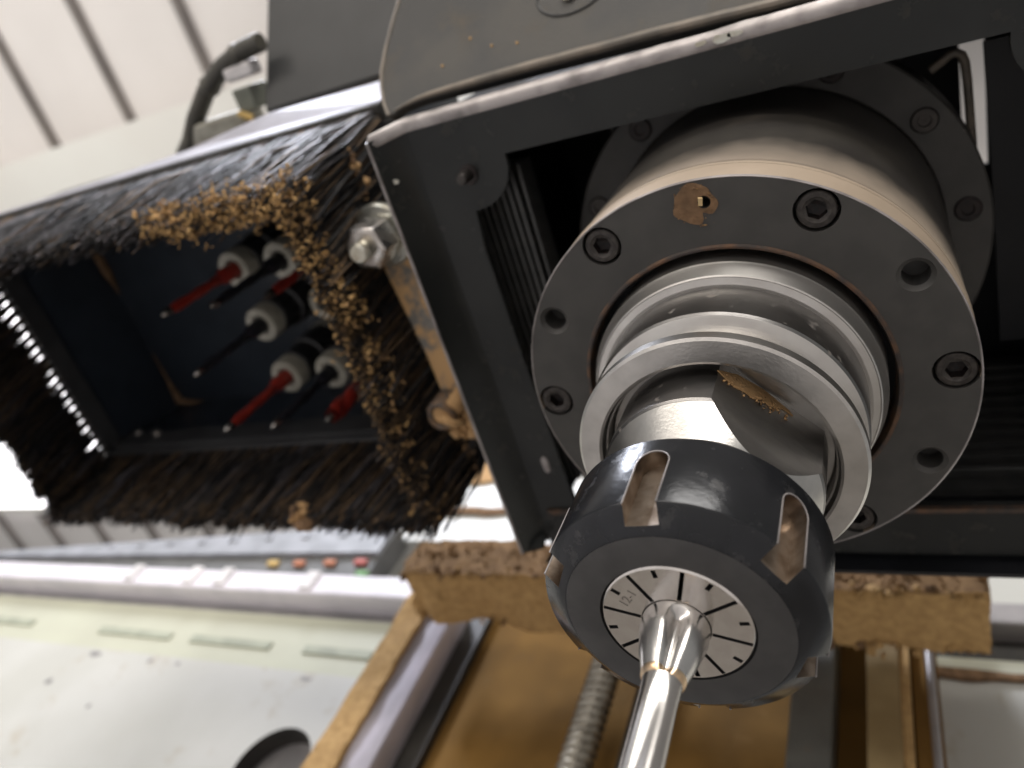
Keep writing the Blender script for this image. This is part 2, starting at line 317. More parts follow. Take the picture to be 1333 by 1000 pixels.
# ragged left end and drips under the back edge
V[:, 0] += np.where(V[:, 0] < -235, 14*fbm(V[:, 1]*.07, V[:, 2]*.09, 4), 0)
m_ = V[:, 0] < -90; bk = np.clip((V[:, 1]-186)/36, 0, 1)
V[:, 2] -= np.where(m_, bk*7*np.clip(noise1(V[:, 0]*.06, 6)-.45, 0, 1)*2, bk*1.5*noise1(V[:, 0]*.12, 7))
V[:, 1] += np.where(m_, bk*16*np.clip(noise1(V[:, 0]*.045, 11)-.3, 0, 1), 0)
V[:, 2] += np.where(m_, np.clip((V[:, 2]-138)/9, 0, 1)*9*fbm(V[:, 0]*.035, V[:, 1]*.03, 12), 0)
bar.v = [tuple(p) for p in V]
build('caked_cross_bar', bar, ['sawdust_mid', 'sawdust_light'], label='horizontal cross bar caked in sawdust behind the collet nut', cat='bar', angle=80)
# rails, plate, lead screw, posts
rl = thing('linear_rail', (-250, 245, -60), 'upright steel guide rail with sawdust down its left face', 'rail')
build('rail_body', MB().prism([(-275.5, 235), (-256, 235), (-241.5, 240), (-239.5, 244), (-239.5, 262), (-275.5, 262)], (0, 0, -60), (1, 0, 0), (0, 1, 0), (0, 0, 210)), 'rail_metal', rl)
df = rough_box(-276.2, -256.2, 231.5, 235.2, -60, 150, 2.2, 1.3, 21); build('dust_coat', df, 'sawdust_light', rl, angle=80)
build('back_plate', MB().box(-246, 42, 262.5, 270, -60, 206), 'brown_plate', label='brown dusty upright mounting plate behind the lead screw', cat='plate')
build('rail_slot_cover', MB().box(-239.3, -225, 256, 262.3, -60, 170), 'dark_metal', label='black strip upright beside the left guide rail', cat='strip')
ls = thing('lead_screw', (-124, 246, -60), 'threaded steel lead screw standing upright below the caked bar', 'lead screw')
sm = MB(); zz = np.arange(-60, 170.1, .5); pr = []
def rf(r, z, a): return 6.9+2.2*(.5+.5*math.cos(2*math.pi*(z/5.2)-a))**.7
sm.lathe([(8, z) for z in zz], 28, -123.5, 238, rfun=rf, cap0=True, cap1=True); build('thread', sm, 'screw_steel', ls, angle=60)
build('end_collar', MB().lathe([(10.5, -60), (10.5, 27), (9, 28.5), (8, 28.5)], 28, -123.5, 238, cap0=True), 'sawdust_dark', ls)
build('screw_channel', MB().box(-108, -100, 250, 262.3, -60, 170), 'dark_metal', label='dark groove strip to the right of the lead screw', cat='strip')
build('guide_plate', MB().box(-24, -4.5, 236, 262.4, -60, 190), 'plate_grey', label='grey flat guide plate upright below the collet nut', cat='plate', bevel=.8)
ps = thing('side_post', (18, 248, -60), 'tan dusty upright post under the right end of the bar', 'post')
build('front_face', MB().box(10.5, 25, 236, 262.4, -60, 200), 'post_tan', ps, bevel=.6)
build('edge_strip', MB().box(25.1, 29.6, 238, 262.4, -60, 200), 'sawdust_light', ps)
build('outer_strip', MB().box(30.5, 36, 242, 262.4, -60, 200), 'brown_plate', ps)
build('conduit', MB().tube([(38.6, 240, -60), (38.6, 240, 185)], 1.9, 14), 'grey_metal', label='thin grey conduit pipe along the tan post', cat='pipe')
# cable tray with coloured plugs
ct = thing('cable_tray', (-600, 272, 203), 'grey sloping cable tray resting along the gantry beam top', 'cable tray')
build('channel', MB().prism([(-1000, 206), (-372, 206), (-372, 266), (-1000, 208)], (0, 276, 0), (1, 0, 0), (0, 0, 1), (0, 22, 0)), 'tray_dark', ct)
build('top_rail', MB().prism([(-1000, 206), (-372, 230), (-372, 266), (-1000, 208)], (0, 271, 0), (1, 0, 0), (0, 0, 1), (0, 4.8, 0)), 'chain_grey', ct)
for k in range(9):
    x = -380-k*42; t = (x+1000)/628
    build('link_pin', MB().box(x-4, x+4, 269.5, 271.2, 206+t*46, 206+t*49+2), 'chain_grey', ct)
for x, z, c, w in [(-480, 218, 'yellow_plastic', 'yellow'), (-450, 219, 'orange_plastic', 'orange'), (-417, 221, 'orange_plastic', 'deep orange'), (-385, 223, 'red_plastic', 'red'), (-375, 209, 'green_plastic', 'green')]:
    build('cable_plug', MB().box(x-6, x+6, 272, 275.6, z-6, z), c, label={'yellow': 'yellow cable plug, leftmost under the grey tray', 'orange': 'orange cable plug next to the yellow one', 'deep orange': 'orange cable plug between the orange and red ones', 'red': 'red cable plug near the caked bar', 'green': 'small green plug under the red cable plug'}[w], cat='plug', group='plugs under the cable tray', bevel=1)

# ================================================================== SPINDLE
sp = thing('spindle', (0, 0, 0), 'thick dark router spindle nose with bolted round flange', 'spindle')
fl = MB().lathe([(38, 9.5), (38, .5), (38.5, 0), (54.0, 0), (54.4, .4), (54.4, 9.5)], 128); fl.f += [tuple(range(5*128, 6*128)) + ()] if False else []
fl.add([], [])
nb = 128; fl.f += [(i, (i+1) % nb, 5*nb+(i+1) % nb, 5*nb+i) for i in range(nb)]; fl.m += [0]*nb
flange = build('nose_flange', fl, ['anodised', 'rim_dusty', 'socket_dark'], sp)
cm = MB()
for k in range(6):
    a = math.radians(60*k); x, y = 49.2*math.cos(a), 49.2*math.sin(a)
    cm.lathe([(4.95, -1), (4.95, 6)], 28, x, y, cap0=True, cap1=True)
    a = math.radians(60*k+30)
    if k == 4:
        x, y = 49.0*math.cos(math.radians(-88.2)), 49.0*math.sin(math.radians(-88.2)); cm.lathe([(1.5, -1), (1.5, 6)], 20, x, y, cap0=True, cap1=True)
    else:
        x, y = 49.2*math.cos(a), 49.2*math.sin(a); cm.lathe([(4.6, -1), (3.75, .35), (2.95, .9), (2.95, 6.5)], 24, x, y, cap0=True, cap1=True)
cut(flange, cm, None)
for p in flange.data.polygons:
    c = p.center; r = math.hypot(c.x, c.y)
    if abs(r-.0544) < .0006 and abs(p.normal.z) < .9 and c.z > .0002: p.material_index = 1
build('flange_edge', MB().lathe([(54.05, .02), (54.25, -.12), (54.5, .1), (54.5, .5)], 128), 'edge_worn', sp)
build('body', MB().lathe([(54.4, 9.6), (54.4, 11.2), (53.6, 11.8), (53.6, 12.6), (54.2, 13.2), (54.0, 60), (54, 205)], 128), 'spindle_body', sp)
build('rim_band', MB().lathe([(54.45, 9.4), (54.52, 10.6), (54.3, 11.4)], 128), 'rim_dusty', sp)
build('bore_ring', MB().lathe([(38.6, -.12), (38.1, -.5), (37.6, -.5), (37.2, .5), (36.9, 8)], 128), 'rust', sp)
build('seal_gap', MB().lathe([(38, 7), (30, 7)], 96), 'gap_black', sp)
build('nose_ring', MB().lathe([(35.4, 8), (35.4, -2.6), (34.9, -3.6), (34.0, -7.1), (33.7, -7.4), (33.5, -7.3), (32.0, -8.0), (31.0, -8.0), (31, 5)], 128), 'steel', sp, angle=14)
# bolts
bolt_mesh = None
for k in range(6):
    a = math.radians(60*k); x, y = 49.2*math.cos(a), 49.2*math.sin(a)
    if bolt_mesh is None:
        hexr = lambda an: 2.35*math.cos(math.pi/6)/math.cos(((an) % (math.pi/3))-math.pi/6)
        b = MB().lathe([(4.3, 5), (4.3, .55), (4.0, .2), (2.95, .15), (2.6, .45), (2.35, .5)], 36, x, y, rfun=lambda r, z, an: hexr(an) if r < 2.5 else r)
        bolt_mesh = build('cap_bolt', b, 'bolt_black', sp)
        so = build('hex_socket', MB().lathe([(2.35, .5), (2.35, 3.2), (.05, 3.6)], 36, x, y, rfun=lambda r, z, an: hexr(an) if r > 1 else r), 'socket_dark', bolt_mesh)
    else:
        o = inst(bolt_mesh, 'cap_bolt', sp); q = Vector((49.2, 0, 0)); an = a+.3*k
        o.location = (Vector((x, y, 0))-Matrix.Rotation(an, 3, 'Z') @ q)*MM; o.rotation_euler.z = an
        inst(so, 'hex_socket', o)
# dust patch on the flange
pt = [(4.9*(1+.08*math.sin(3*t)+.05*math.sin(7*t+1))*math.cos(t), 4.7*(1+.06*math.sin(4*t+2))*math.sin(t)) for t in np.linspace(0, 2*math.pi, 72, endpoint=False)]
pt = [(x*(1-.45*math.exp(-((math.atan2(y, x)-1.0)/.22)**2)), y*(1-.45*math.exp(-((math.atan2(y, x)-1.0)/.22)**2))) for x, y in pt]
patch = build('dust_patch', MB().prism([(x-.6, y-48.9) for x, y in pt], (0, 0, -.18), (1, 0, 0), (0, 1, 0), (0, 0, .17)), 'sawdust_dark', sp)
cut(patch, MB().lathe([(1.5, -2), (1.5, 2)], 20, 49*math.cos(math.radians(-88.2)), 49*math.sin(math.radians(-88.2)), cap0=True, cap1=True))
build('wood_chip', MB().prism([(-.5, -1), (.5, -1.1), (.6, .9), (-.35, 1)], (.8, -49.5, -.5), (.97, .25, 0), (-.25, .9, .2), (.1, .1, -.7)), 'chip_wood', sp)
# mounting ring higher up
mr = build('mounting_ring', MB().lathe([(54.2, 102), (54.2, 90.4), (54.6, 90), (66.4, 90), (67, 90.6), (67, 102)], 96), 'anodised', sp)
nb = 96; rb = MB()
for k in range(12):
    a = math.radians(30*k-4); x, y = 60.3*math.cos(a), 60.3*math.sin(a)
    rb.lathe([(3.3, 89.85), (3.0, 89.7), (2.2, 89.8)], 24, x, y) if False else None
    build('ring_bolt', MB().lathe([(3.9, 90.02), (3.9, 89.6), (3.4, 89.2), (1.9, 89.2), (1.7, 89.9), (.05, 89.95)], 20, x, y), 'bolt_black' if k % 2 else 'socket_dark', mr)

# ================================================================== TOOL HOLDER
th = thing('tool_holder', (0, 0, -52), 'bright steel tool holder with grooved flange between spindle and nut', 'tool holder')
build('gauge_cylinder', MB().lathe([(30, -6), (31.3, -7.2), (31.4, -20.6), (31.0, -21.3)], 128), 'steel_dark', th, angle=14)  # darker steel here paints in the dark hood's reflection
build('groove', MB().lathe([(31.0, -21.3), (30.6, -21.6), (27.4, -23.0), (27.0, -24), (27.0, -26.4), (30.2, -28.6)], 128), 'steel', th, angle=14)
build('gripper_ring', MB().lathe([(30.2, -28.6), (31.0, -29.0), (31.3, -29.5), (31.3, -31.9), (30.7, -32.5), (26.2, -33.2), (25.6, -32.9)], 128), 'steel_rough', th, angle=7)
build('relief', MB().lathe([(25.6, -32.9), (25.1, -31.0), (24.7, -30.8), (24.6, -27.2), (24.2, -26.6), (17.5, -26.5)], 128), 'steel', th, angle=14)
hb = MB(); F0 = 18.7; AF = math.radians(-43.5)
prof = [(22.9, -26.4), (22.9, -34), (22.9, -41.5), (22.5, -42.2), (18.9, -50.2), (18.9, -60)]
def flat(r, z, a):
    c = max(math.cos(a-AF), math.cos(a-AF+math.pi))
    lim = F0+max(0, (-33.5-z)*0) if z > -46 else 99
    if z > -33: return r
    return min(r, F0/c) if c > 0.2 and z > -45 else r
hbm = MB().lathe(prof[:3]+[(22.6, -42.5)], 180, rfun=lambda r, z, a: r)
holder_body = build('holder_body', MB().lathe(prof, 144, cap0=True, cap1=True), ['steel_dark', 'steel_flat', 'steel_rough'], th)
fc = MB(); u = Vector((math.cos(AF), math.sin(AF), 0)); w = Vector((-u.y, u.x, 0))
for s in (1, -1):
    fc.prism([(F0, -26.0), (30, -26.0), (30, -62.0), (F0, -62.0)], w*-30, u*s, (0, 0, 1), w*60)
cut(holder_body, fc, 'steel_flat', 14)
for p in holder_body.data.polygons:
    if p.center.z*1000+ROOT['tool_holder'][2] < -42.4 and abs(p.normal.z) > .15 and p.material_index == 0: p.material_index = 2
# names of slots after boolean may shift: keep only the three expected
ws = [(-13.6, -31.2), (-9.1, -28.0), (-2.6, -26.9), (4.2, -28.2), (5.2, -29.2), (2.8, -29.0), (1.2, -30.6), (-.8, -31.2), (-2.6, -30.9), (-4.4, -32.6), (-6.4, -32.2), (-9, -33.0), (-11.3, -32.2)]
ua = Vector((math.cos(AF), math.sin(AF), 0)); wa = Vector((-ua.y, ua.x, 0))
build('dust_smear', MB().prism(ws, ua*18.71, wa, (0, 0, 1), ua*.22), 'sawdust', th)
# nut
nt_ = thing('collet_nut', (0, 0, -79.4), 'black slotted collet clamping nut on the tool holder', 'collet nut')
nm_ = MB().lathe([(13.62, -60), (22.5, -58.2), (24.4, -58.2), (25.0, -58.8), (25.0, -76.2), (24.8, -76.6), (20.3, -79.3), (19.9, -79.45), (13.62, -79.45)], 144)
nm_.f += [(i, (i+1) % 144, 8*144+(i+1) % 144, 8*144+i) for i in range(144)]; nm_.m += [0]*144
nut = build('nut_body', nm_, ['nut_black', 'nut_face'], nt_)
scut = MB()
for k in range(6):
    a = math.radians(-94+60*k); u = Vector((math.cos(a), math.sin(a), 0)); w = Vector((-u.y, u.x, 0)); r_ = 2.95
    poly = [(-r_, -82), (r_, -82)]+[(r_*math.cos(t), -65.4+r_*math.sin(t)) for t in np.linspace(0, math.pi, 14)]
    O = u*21.5; T = u*8
    scut.prism(poly, O, w, (0, 0, 1), T)
cut(nut, scut, 'slot_steel')
for p in nut.data.polygons:
    z = p.center.z*1000-79.4; r = math.hypot(p.center.x, p.center.y)*1000
    if p.material_index == 0 and p.normal.z < -.95 and z < -79: p.material_index = 1
# bright worn slot rims
for k in range(6):
    a0 = math.radians(-94+60*k); r_ = 2.97
    pts = [(r_, -76.6), (r_, -70), (r_, -65.4)]+[(r_*math.cos(t), -65.4+r_*math.sin(t)) for t in np.linspace(.2, math.pi-.2, 12)]+[(-r_, -65.4), (-r_, -70), (-r_, -76.6)]
    P3 = []
    for s_, z in pts:
        aa = a0+math.asin(s_/25.0); P3.append((25.0*math.cos(aa), 25.0*math.sin(aa), z))
    build('slot_rim', MB().tube(P3, .17, 6), 'edge_worn', nt_)
# collet
co = thing('spring_collet', (0, 0, -79.6), 'bright slit collet face seated inside the black nut', 'collet')
cmb = MB().lathe([(6.0, -60), (6.0, -79.3), (6.1, -79.5), (13.0, -79.5), (13.45, -79.1), (13.45, -60)], 144)
cmb.f += [(i, (i+1) % 144, 5*144+(i+1) % 144, 5*144+i) for i in range(144)]; cmb.m += [0]*144
col_ = build('collet_body', cmb, 'steel_collet', co)
cc = MB()
for k in range(8):
    for off, r0, r1, wd in ((-29, 6.2, 12.9, .38), (-6.5, 11.0, 12.7, .42)):
        a = math.radians(off+45*k); u = Vector((math.cos(a), math.sin(a), 0)); w = Vector((-u.y, u.x, 0))
        cc.prism([(r0, -wd), (r1, -wd), (r1, wd), (r0, wd)], (0, 0, -82), u, w, (0, 0, 14))
cut(col_, cc, 'gap_black')
build('seat_line', MB().lathe([(13.6, -79.3), (13.46, -78.6)], 96), 'gap_black', co)
tx = bpy.data.curves.new('size_mark', 'FONT'); tx.body = '12-1'; tx.size = 2.5*MM; tx.align_x = 'CENTER'; tx.align_y = 'CENTER'; tx.extrude = 0.00002
to = bpy.data.objects.new('size_mark_curve', tx); COL.objects.link(to)
dg = bpy.context.evaluated_depsgraph_get(); tm = bpy.data.meshes.new_from_object(to.evaluated_get(dg)); bpy.data.objects.remove(to)
tm.materials.clear(); tm.materials.append(MATS['etch'])
tobj = bpy.data.objects.new('size_mark', tm); COL.objects.link(tobj); tobj.parent = co
ta = math.radians(-141); tobj.location = Vector((9.4*math.cos(ta), 9.4*math.sin(ta), .06))*MM
tobj.rotation_euler = (math.pi, 0, math.radians(-141+180-90))
# router bit
rb_ = thing('router_bit', (0, 0, -150), 'polished steel router bit stepping down to a thin cutter', 'router bit')
AC = math.radians(-69)
def facet(r, z, a):
    t = .12+.88*min(1, max(0, (-79.8-z)/1.8)); d = abs((a-AC+math.pi) % (2*math.pi)-math.pi)
    return r*(1-.34*t*math.exp(-(d/.30)**2))
build('shank', MB().lathe([(5.95, -62), (5.95, -79.6), (5.95, -80.2), (5.95, -80.8), (5.95, -81.6), (5.95, -82.2), (5.75, -83.2), (5.3, -85), (4.9, -87), (4.4, -88.6), (3.8, -90.6)], 96, rfun=facet), 'steel_polish', rb_)
build('braze_ring', MB().lathe([(3.8, -90.6), (3.72, -91.3), (3.2, -91.9)], 96, rfun=lambda r, z, a: facet(r, -90, a) if r > 3.5 else r), 'braze', rb_)
def flute(r, z, a):
    t = min(1, max(0, (-92-z)/4)); b = a-AC-((z+92)*.02)
    return r*(1-.22*t*max(0, math.cos(b*2))**2)
build('cutting_end', MB().lathe([(3.3, -91.9), (3.25, -93)]+[(3.15, z) for z in np.arange(-95, -150, -2)]+[(2.9, -151)], 64, rfun=flute, cap1=True), 'steel_polish', rb_, angle=60)

# ================================================================== DUST HOOD
hd = thing('dust_hood', (0, 15, 50), 'black sheet metal dust hood framing the spindle', 'dust hood')
arc = [(-83.5+15.6*math.cos(t), -57.5+14.2*math.sin(t)) for t in np.linspace(math.radians(2), math.radians(92), 12)]
arcR = [(83+15.6*math.cos(t), -57.5+14.2*math.sin(t)) for t in np.linspace(math.radians(88), math.radians(178), 12)]
inner = [(-68, -59.3)]+arc+[(-85.4, -30), (-84.5, 20), (-83, 82.5), (100, 84), (100, -44)]+arcR+[(67.5, -59.3)]
def ring_poly(outer, inn, z0, z1):
    bm = bmesh.new()
    def loop(pts): 
        vs = [bm.verts.new((x, y, 0)) for x, y in pts]; return [bm.edges.new((vs[i], vs[(i+1) % len(vs)])) for i in range(len(vs))]
    e = loop(outer)+loop(inn); bmesh.ops.triangle_fill(bm, edges=e, use_beauty=True)
    mb = MB(); bm.verts.index_update(); n = len(bm.verts)
    v = [tuple(q.co) for q in bm.verts]; f = [tuple(q.index for q in ff.verts) for ff in bm.faces]
    be = [tuple(q.index for q in ed.verts) for ed in bm.edges if ed.is_boundary]
    mb.add([(x, y, z0) for x, y, _ in v]+[(x, y, z1) for x, y, _ in v], f+[tuple(i+n for i in q[::-1]) for q in f]+[(a, b, b+n, a+n) for a, b in be]); bm.free(); return mb
build('bottom_plate', ring_poly([(-100, -73.4), (150, -73.4), (150, 104.5), (-100, 104.5)], inner, 55, 57.5), 'paint_black', hd)
build('left_flange', MB().prism([(-99.5, 55), (-102.5, 53.4), (-107.8, 44), (-109.3, 44.6), (-103.5, 55.2), (-100, 57.5)], (0, -74.6, 0), (1, 0, 0), (0, 0, 1), (0, 173, 0)).prism([(-100, 3), (-107.6, 0), (-106, 8), (-100, 12)], (0, 98.5, 45.6), (1, 0, 0), (0, -.3, .6), (0, 1.5, 1)), 'paint_black', hd)
pl = [(-108.2, y, 43.9+.25*float(noise1(y*.3, 2))) for y in np.linspace(-74.6, 98, 60)]
build('left_edge', MB().tube(pl, .55, 6), 'edge_worn', hd)
fe = MB(); xs = np.linspace(-108.2, 150, 120)
for (yo, zo, r) in ((0, 0, 0),):
    prof = [(-73.2, 54.9), (-74.6, 54.5), (-76.6, 55.4), (-77.6, 57.2), (-76, 58.5), (-73.2, 57.6)]
    v = []; f = []
    for i, x in enumerate(xs):
        t = float(np.clip((x+108.2)/9, 0, 1)); w_ = .22*(float(noise1(x*.22, 4))-.5)*(1+3*max(0, 1-abs(x-4)/22))
        for (y, z) in prof: v.append((x, y+(1-t)*1.2-w_*.6*(1 if y < -74 else 0), z-(1-t)*10.6+w_*.4))
    for i in range(len(xs)-1):
        for j in range(6): f.append((i*6+j, i*6+(j+1) % 6, (i+1)*6+(j+1) % 6, (i+1)*6+j))
    fe.add(v, f)
build('front_lip', fe, 'edge_worn', hd, angle=70)
# chips of bare metal on the lip
for x, y, z, s in [(2.5, -75.2, 54.6, 1.4), (6, -75.6, 54.6, 1.1), (-3, -75.4, 54.7, .8), (-105.4, -60, 47.6, .9)]:
    pts = [(s*(1+.5*random.random())*math.cos(t)*1.6, s*(.6+.5*random.random())*math.sin(t)) for t in np.linspace(0, 6.28, 9, endpoint=False)]
    build('paint_chip', MB().prism([(a, b) for a, b in pts], (x, y, z-.3), (1, 0, 0), (0, 1, 0), (0, 0, .5)), 'zinc_green', hd)
iw = MB().box(-104, -102.4, -71, 103, 57.6, 215)
build('left_wall', iw, 'paint_inside', hd); build('front_wall', MB().box(-102.3, 150, -72.6, -71, 57.6, 215), 'paint_inside', hd)
build('rear_wall', MB().box(-102.3, 150, 108, 109.6, 50, 215), 'paint_inside', hd); build('right_wall', MB().box(148, 149.6, -70.9, 107, 57.6, 215), 'paint_inside', hd)
build('top_wall', MB().box(-102.3, 68.2, -70.9, 107.9, 199, 201).box(77.0, 148, -70.9, 107.9, 199, 201).box(68.21, 76.99, -70.9, -32.5, 199, 201).box(68.21, 76.99, 18, 107.9, 199, 201), 'paint_inside', hd)
build('baffle', MB().prism([(68.6, -46), (90, -46), (90, 60), (71.2, 60), (70.0, -2)], (0, 0, 121), (1, 0, 0), (0, 1, 0), (0, 0, 1.5)), 'paint_inside', hd)
build('rear_lip', MB().box(-96, 150, 83.5, 85.2, 53.4, 55.2), 'rust', hd)
bt = build('stud', MB().lathe([(1.9, 57), (1.9, 49.5), (1.6, 49.0)], 20, -82.6, -55.6, cap1=True), 'bolt_black', hd); build('stud_collar', MB().lathe([(3.4, 55), (3.2, 54.3), (2, 54.2)], 20, -82.4, -55.4), 'socket_dark', hd)
build('oval_boss', MB().prism([(1.4*math.cos(t), 2.6*math.sin(t)+(1.2 if math.sin(t) > 0 else -1.2)) for t in np.linspace(0, 6.28, 18, endpoint=False)], (-90, 61, 54.5), (1, 0, 0), (0, 1, 0), (0, 0, .6)), 'edge_worn', hd)
# finned blocks inside the hood
fb = thing('finned_cooler', (-84, 10, 68), 'black finned block inside the hood beside the spindle flange', 'heat sink')
build('base', MB().box(-100, -71, -52.5, 78, 73, 78), 'rib_black', fb)
fin = None
for k in range(10):
    x = -98.5+k*2.65
    if fin is None: fin = build('fin', MB().box(x, x+1.35, -52.3, 78, 68, 72.9), 'rib_black', fb, bevel=.25)
    else: inst(fin, 'fin', fb, (k*2.65, 0, 0))
build('edge_rail', MB().box(-71.2, -69.8, -52.6, 78, 67, 78), 'rib_black', fb, bevel=.4)
f2 = thing('rear_finned_block', (60, 103, 95), 'black horizontally finned block behind the spindle at right', 'heat sink')
build('base', MB().box(20, 145, 104, 107.5, 90, 185), 'rib_black', f2)
fin = None
for k in range(10):
    z = 96+k*8
    if fin is None: fin = build('fin', MB().box(20, 145, 99.5, 103.9, z, z+3.4), 'rib_black', f2, bevel=.4)
    else: inst(fin, 'fin', f2, (0, 0, k*8))
# hooks
build('bent_pin', MB().tube([(53.2, -43.3, 110), (56.5, -45.2, 110), (58.6, -46.6, 110), (60.4, -46.8, 110), (61.8, -45.8, 110), (62.6, -43.5, 110), (63, -38, 110), (63.6, -20, 110), (64, -8, 112)], 1.35, 12), 'cover_lip', label='bent tan rod hooked beside the bright slit inside the hood', cat='rod')
build('cable_loop', MB().tube([(-40, -52, 100), (-43, -53, 100), (-45.5, -51.5, 100), (-46.5, -47, 100), (-46, -42, 100), (-47, -34, 100)], 1.2, 10), 'panel_grey', label='small grey bent rod beside the mounting ring, left of spindle', cat='rod')

# ================================================================== COVER AND COLUMN ABOVE
cv = thing('front_cover', (0, -95, 82), 'dusty dark grey guard cover above the hood edge', 'cover')
O = Vector((0, -76.9, 85)); U = (1, 0, 0); Vv = Vector((0, -.70, .714)); Nn = Vector((0, .714, .70))
pc = [(-122.2, -.4), (-124.9, 5.5), (-126.9, 13), (-127.6, 20), (-126.8, 29), (-124.5, 42), (-122.2, 52), (-120, 62), (150, 62), (150, -4), (26, -2.6), (-10, -.6), (-62, 1.2), (-108, 2.4), (-116, 1.6), (-120, -.4)]
build('cover_plate', MB().prism(pc, O, U, Vv, Nn*4), 'cover_dusty', cv, bevel=.8)
lip = [O+Vector((x, 0, 0))+Vv*(float(np.interp(x, [-120, -108, -62, -10, 26, 150], [.4, 3.2, 2.4, .8, -1.2, -2.6]))+.25*float(noise1(x*.2, 5)))-Nn*.5 for x in np.linspace(-119, 150, 60)]
build('cover_lip', MB().tube(lip, [min(1.7, .6+i*.12) for i in range(60)], 10), 'cover_lip', cv)
le = [O+Vector((a, 0, 0))+Vv*b for a, b in pc[:8]]
build('cover_edge', MB().tube(le, .7, 8), 'cover_lip', cv)
rp = [O+Vector((-50+13*math.cos(t), 0, 0))+Vv*(29+10*math.sin(t))-Nn*.1 for t in np.linspace(math.radians(170), math.radians(320), 16)]
build('pocket_rim', MB().tube(rp, .5, 6), 'panel_grey', cv)
build('pocket_screw', MB().tube([O+Vector((-51, 0, 0))+Vv*27-Nn*1.4, O+Vector((-51, 0, 0))+Vv*27+Nn*1], 2.9, 16), 'zinc_green', cv)
pt = [O+Vector((x, 0, 0))+Vv*s-Nn*.05 for x, s in [(-80, 16), (-89, 22), (-70, 14), (-100, 14)]]
for q in pt: build('dust_fleck', MB().tube([q, q-Nn*.3], .5, 6), 'sawdust_light', cv)
cp = MB().prism([(-270.4, 0), (-150, 0), (-150, 84), (-270.4, 84)], (0, -85.5, 200), U, Vector((0, -.796, .605)), Vector((0, .605, .796))*14)
build('grey_column', cp, 'panel_grey', label='plain dark grey column panel left of the dusty cover', cat='panel', bevel=1)

# ================================================================== BRUSH BOX AND DRILL HEAD
bx = thing('brush_skirt', (-287, 3, 50), 'rectangular dust skirt of black bristles around the drill head', 'brush skirt')
X0, X1, Y0, Y1 = -430, -143, -76, 82
build('ceiling_plate', MB().box(X0-2, X1+2, Y0-2, Y1+2, 176, 179), 'box_navy', bx)
build('left_wall', MB().box(X0-2, X0, Y0, Y1, 121, 176), 'box_navy', bx); build('right_wall', MB().box(X1, X1+2, Y0, Y1, 121, 176), 'box_navy', bx)
build('rear_wall', MB().box(X0, X1, Y1, Y1+2, 121, 176), 'box_navy', bx); build('front_wall', MB().box(X0, X1, Y0-2, Y0, 121, 176), 'box_navy', bx)
build('front_channel', MB().box(X0-3, X1+3, Y0-4, Y0+2.5, 108, 121), 'dark_metal', bx, bevel=.8); build('rear_channel', MB().box(X0-3, X1+3, Y1-4, Y1+3, 108, 121), 'box_grey', bx, bevel=.8)
build('left_channel', MB().box(X0-3, X0+3, Y0+2.6, Y1-4.1, 108, 121), 'box_grey', bx, bevel=.8); build('right_channel', MB().box(X1-3, X1+3, Y0+2.6, Y1-4.1, 108, 121), 'dark_metal', bx, bevel=.8)
build('inner_ledge', MB().box(X0+3.2, X1-3.2, Y1-7, Y1-4.2, 112, 128), 'box_grey', bx)
lg = MB()
A = [(-434, -80.4, 112), (-141, -80.4, 112), (-141, -86, 135), (-215, -87.3, 135.5), (-268, -82.6, 128), (-324, -81.4, 119.5), (-434, -80.9, 113.5)]
lg.add(A+[(x, y+1.5, z+1.2) for x, y, z in A], [(0, 1, 2, 3, 4, 5, 6), (13, 12, 11, 10, 9, 8, 7)]+[(i, (i+1) % 7, 7+(i+1) % 7, 7+i) for i in range(7)])
build('outer_ledge', lg, 'ledge_metal', bx, smooth=False)
build('ledge_slot', MB().prism([(-192, -83.7), (-181, -83.7), (-181, -85.2), (-192, -85.2)], (0, 0, 124.8), (1, 0, 0), (0, 1, -2.2), (0, -1.2, -.6)), 'dark_metal', bx)
build('torn_flap', MB().prism([(-164, -78.5), (-143, -77), (-146, -83.5), (-149, -86.3), (-150.5, -83)], (0, 0, 108), (1, 0, 0), (0, 1, -1.0), (0, -.5, .8)), 'bristle', bx)
